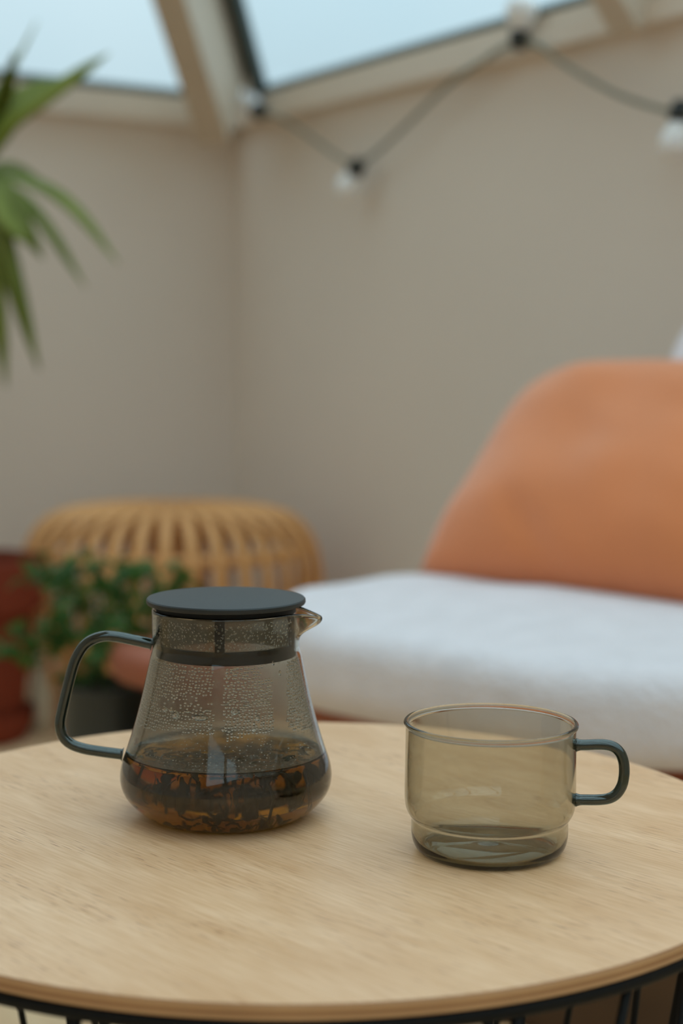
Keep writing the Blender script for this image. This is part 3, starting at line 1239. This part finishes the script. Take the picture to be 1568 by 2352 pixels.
# ------------------------------------------------------------------ plants by the wall
TPY = 2.90
TP = Vector((-0.672, TPY, 0))
palm = empty('potted_palm', TP, 'tall palm with long strap leaves growing in a big terracotta planter', 'plant')
v, f = lathe([(0, 0.030), (0.088, 0.030), (0.092, 0.034), (0.112, 0.238), (0.120, 0.240), (0.128, 0.246), (0.132, 0.326), (0.130, 0.334), (0.120, 0.336), (0.116, 0.326), (0.112, 0.280), (0, 0.280)], 64, TP)
fix_normals(mesh_obj('planter', v, f, M_terra, palm, sharp=35))
v, f = lathe([(0, 0.0), (0.092, 0.0), (0.098, 0.004), (0.114, 0.052), (0.113, 0.056), (0.108, 0.054), (0.094, 0.030), (0, 0.030)], 64, TP)
fix_normals(mesh_obj('saucer', v, f, M_terra, palm, sharp=35))
mesh_obj('soil', *lathe([(0, 0.300), (0.06, 0.298), (0.1145, 0.294), (0.1145, 0.285), (0, 0.285)], 40, TP), M_soil, palm)
crown = at_y(-72, 415, TPY)
mesh_obj('trunk', *tube(smooth_path([TP + UP * 0.27, TP + Vector((0.01, 0.02, 0.5)), TP + Vector((-0.01, 0.01, 0.75)), crown - UP * 0.06, crown + UP * 0.02], 4), lambda t: 0.020 - 0.006 * t, 12), M_trunk, palm)


def strap_leaf(pts, w_, seed):
    P = smooth_path(pts, 6)
    n = len(P)
    vs, fs = [], []
    view = Vector((0.1, -0.8, 0.6)).normalized()
    r = random.Random(seed)
    tilt = r.uniform(-0.5, 0.5)
    for i, p in enumerate(P):
        t = i / (n - 1)
        T = (P[min(i + 1, n - 1)] - P[max(i - 1, 0)]).normalized()
        B = T.cross(view).normalized()
        Nn = B.cross(T).normalized()
        B = (B * math.cos(tilt) + Nn * math.sin(tilt)).normalized()
        Nn = B.cross(T).normalized()
        ww = w_ * min(1.0, 0.45 + t * 3.0) * max(0.08, (1 - t ** 5)) * 0.58
        vs += [p - B * ww, p - Nn * ww * 0.30, p + B * ww, p - Nn * (ww * 0.30 + 0.0012)]
    for i in range(n - 1):
        b = i * 4
        fs += [(b, b + 4, b + 5, b + 1), (b + 1, b + 5, b + 6, b + 2), (b + 2, b + 6, b + 7, b + 3), (b + 3, b + 7, b + 4, b)]
    fs += [(0, 1, 2, 3), ((n - 1) * 4 + 3, (n - 1) * 4 + 2, (n - 1) * 4 + 1, (n - 1) * 4)]
    return vs, fs


LF = [  # pixel control points with depth, width in metres
    ([(-60, 380, 2.86), (-20, 240, 2.82), (30, 150, 2.78), (84, 48, 2.72)], 0.030),
    ([(-55, 400, 2.84), (20, 285, 2.78), (100, 225, 2.74), (170, 178, 2.70), (250, 122, 2.66)], 0.033),
    ([(-60, 390, 2.88), (10, 270, 2.9), (90, 205, 2.92), (190, 160, 2.95)], 0.024),
    ([(-60, 380, 2.88), (-20, 300, 2.84), (12, 215, 2.8), (34, 120, 2.78)], 0.030),
    ([(-60, 410, 2.90), (10, 250, 2.95), (75, 200, 2.98), (125, 185, 3.0)], 0.022),
    ([(-62, 420, 2.84), (20, 405, 2.80), (110, 435, 2.74), (185, 495, 2.70), (272, 605, 2.66)], 0.028),
    ([(-62, 420, 2.86), (30, 440, 2.84), (110, 525, 2.80), (196, 660, 2.78)], 0.027),
    ([(-62, 425, 2.82), (0, 430, 2.76), (45, 505, 2.72), (98, 595, 2.70)], 0.036),
    ([(-66, 425, 2.82), (-15, 480, 2.74), (30, 640, 2.70), (90, 850, 2.68)], 0.034),
    ([(-68, 425, 2.84), (-35, 500, 2.78), (-8, 690, 2.76), (14, 890, 2.76)], 0.032),
    ([(-62, 415, 2.92), (20, 380, 2.96), (90, 420, 3.0), (140, 470, 3.02)], 0.022),
    ([(-68, 425, 2.82), (-25, 440, 2.74), (10, 500, 2.70), (60, 560, 2.68)], 0.034),
    ([(-80, 400, 2.86), (-120, 250, 2.8), (-180, 160, 2.76), (-260, 130, 2.72)], 0.032),
    ([(-80, 410, 2.86), (-170, 330, 2.84), (-260, 330, 2.8), (-330, 400, 2.78)], 0.032),
    ([(-80, 420, 2.84), (-150, 450, 2.78), (-210, 560, 2.74), (-250, 720, 2.72)], 0.032),
    ([(-76, 425, 2.82), (-100, 500, 2.76), (-130, 650, 2.72), (-140, 850, 2.7)], 0.032),
]
for i, (pts, w_) in enumerate(LF):
    v, f = strap_leaf([at_y(*p) for p in pts], w_, i)
    fix_normals(mesh_obj('leaf', v, f, M_palm, palm))

# dark planter with the herb
HP = Vector((-0.322, 2.25, 0))
HP.x = (246 - 784) / F * 2.25
herb = empty('potted_herb', HP, 'bushy green herb with small leaves in a tall dark pot', 'plant')
v, f = lathe([(0, 0), (0.050, 0), (0.056, 0.006), (0.066, 0.17), (0.067, 0.222), (0.069, 0.226), (0.069, 0.236), (0.064, 0.237), (0.062, 0.22), (0, 0.22)], 48, HP)
fix_normals(mesh_obj('pot', v, f, M_dark, herb, sharp=35))
mesh_obj('soil', *lathe([(0, 0.228), (0.0625, 0.225), (0.0625, 0.22), (0, 0.22)], 32, HP), M_soil, herb)


def herb_leaf_mesh(seed):
    r = random.Random(seed)
    vs, fs = [(0, 0, 0)], []
    for lobe in (-0.85, 0.0, 0.85):
        d = Vector((math.cos(lobe), math.sin(lobe), 0))
        s = Vector((-d.y, d.x, 0))
        L_ = 1.0 if lobe == 0 else 0.78
        b = len(vs)
        for t, w_ in ((0.35, 0.10), (0.55, 0.30), (0.68, 0.18), (0.82, 0.26), (0.90, 0.10)):
            for q in (-1, 1):
                p = d * (t * L_) + s * (q * w_ * L_) + Vector((0, 0, -0.25 * t * t + r.uniform(-0.05, 0.05)))
                vs.append(tuple(p))
        vs.append(tuple(d * L_ + Vector((0, 0, -0.28))))
        fs.append((0, b, b + 1))
        for k in range(4):
            fs.append((b + 2 * k, b + 2 * k + 2, b + 2 * k + 3, b + 2 * k + 1))
        fs.append((b + 8, b + 10, b + 9))
    me = bpy.data.meshes.new('leaf')
    me.from_pydata(vs, [], fs)
    me.materials.append(M_herb)
    return me


hlm = [herb_leaf_mesh(i) for i in range(4)]
CL = [(72, 1315), (125, 1322), (175, 1300), (215, 1308), (280, 1318), (322, 1300), (372, 1338), (402, 1330), (165, 1380), (205, 1392), (252, 1345), (330, 1392), (310, 1440), (95, 1452), (62, 1462), (25, 1468),
      (115, 1475), (145, 1448), (330, 1462), (190, 1535), (345, 1365), (235, 1430), (185, 1425), (250, 1480), (290, 1350), (140, 1350)]
for i, (x, y) in enumerate(CL):
    yd = 2.22 + rnd.uniform(-0.07, 0.09)
    tip = at_y(x, y, yd)
    p0 = HP + Vector((rnd.uniform(-0.035, 0.035), rnd.uniform(-0.035, 0.035), 0.222))
    mid = p0.lerp(tip, 0.5) + Vector((0, 0, 0.03))
    pth = smooth_path([p0, mid, tip], 4)
    mesh_obj('stem', *tube(pth, 0.0012, 5), M_stem, herb)
    for k in range(10):
        o = bpy.data.objects.new('leaf', hlm[rnd.randrange(4)])
        COL.objects.link(o)
        o.parent = herb
        q = tip + Vector((rnd.gauss(0, 0.013), rnd.gauss(0, 0.013), rnd.gauss(0, 0.011)))
        o.location = q - HP
        o.rotation_euler = (rnd.uniform(-0.9, 0.9), rnd.uniform(-0.7, 0.9), rnd.uniform(0, 6.28))
        s = rnd.uniform(0.019, 0.031)
        o.scale = (s, s, s)

# cream jug on the floor beside them
JP = Vector(((88 - 784) / F * 2.98, 2.98, 0))
jug = empty('jug', JP, 'small narrow cream jug on the floor between the terracotta planter and the dark herb pot', 'jug')
v, f = lathe([(0, 0), (0.018, 0), (0.021, 0.004), (0.024, 0.03), (0.023, 0.07), (0.017, 0.105), (0.015, 0.125), (0.019, 0.145), (0.0205, 0.15), (0.018, 0.15), (0.013, 0.125), (0, 0.11)], 40, JP)
fix_normals(mesh_obj('body', v, f, M_cream, jug))
hpj = [JP + Vector(p) for p in ((0.016, -0.006, 0.138), (0.030, -0.012, 0.136), (0.037, -0.014, 0.11), (0.034, -0.013, 0.08), (0.021, -0.009, 0.06))]
fix_normals(mesh_obj('handle', *tube(smooth_path(hpj, 5), 0.0045, 10), M_cream, jug))

# ------------------------------------------------------------------ string of lights along the right wall
wp = room(0, 0.045, 0)
lights = empty('string_lights', on_plane(820, 383, wp, eL), 'string of white bulbs in black sockets looped along the right wall', 'string lights')


def wpt(x, y, off=0.0):
    return on_plane(x, y, wp + eL * off, eL)


cord = []
cord += [wpt(566, 262), wpt(600, 262), wpt(640, 270), wpt(700, 305), wpt(765, 352), wpt(815, 376)]
cord += [wpt(850, 362), wpt(920, 300), wpt(1000, 222), wpt(1060, 170), wpt(1110, 140), wpt(1150, 112), wpt(1190, 100)]
cord += [wpt(1235, 105), wpt(1300, 150), wpt(1400, 208), wpt(1490, 243), wpt(1562, 256), wpt(1640, 240), wpt(1760, 160), wpt(1850, 70)]
mesh_obj('cord', *tube(smooth_path(cord, 6), 0.0044, 8), M_cord, lights)


def lamp(x, y, dx, dy):
    p = wpt(x, y)
    q = wpt(x + dx, y + dy)
    ax = (q - p).normalized()
    ref = eL
    u = ax.cross(ref).normalized()
    w_ = ax.cross(u).normalized()

    def turned(profile, mat, name, parent):
        vs, fs = lathe(profile, 24)
        vs = [p + u * a[0] + w_ * a[1] + ax * a[2] for a in vs]
        return fix_normals(mesh_obj(name, vs, fs, mat, parent))
    s = turned([(0, -0.014), (0.008, -0.014), (0.013, -0.010), (0.0165, 0.0), (0.0175, 0.014), (0.0165, 0.017), (0, 0.017)], M_socket, 'socket', lights)
    turned([(0, 0.012), (0.011, 0.014), (0.014, 0.020), (0.022, 0.032), (0.0275, 0.047), (0.026, 0.061), (0.017, 0.072), (0, 0.076)], M_bulb, 'bulb', s)


lamp(597, 257, -34, -22)
lamp(821, 380, -12, 30)
lamp(1191, 95, 4, -40)
lamp(1563, 250, -4, 40)
for x, y in ((640, 268), (1112, 138)):
    a = wpt(x, y, 0.0)
    mesh_obj('hook', *tube(smooth_path([a - eL * 0.045 + UP * 0.012, a + UP * 0.012, a + eL * 0.006, a - UP * 0.006, a - eL * 0.006], 4), 0.0018, 6), M_trim, lights)
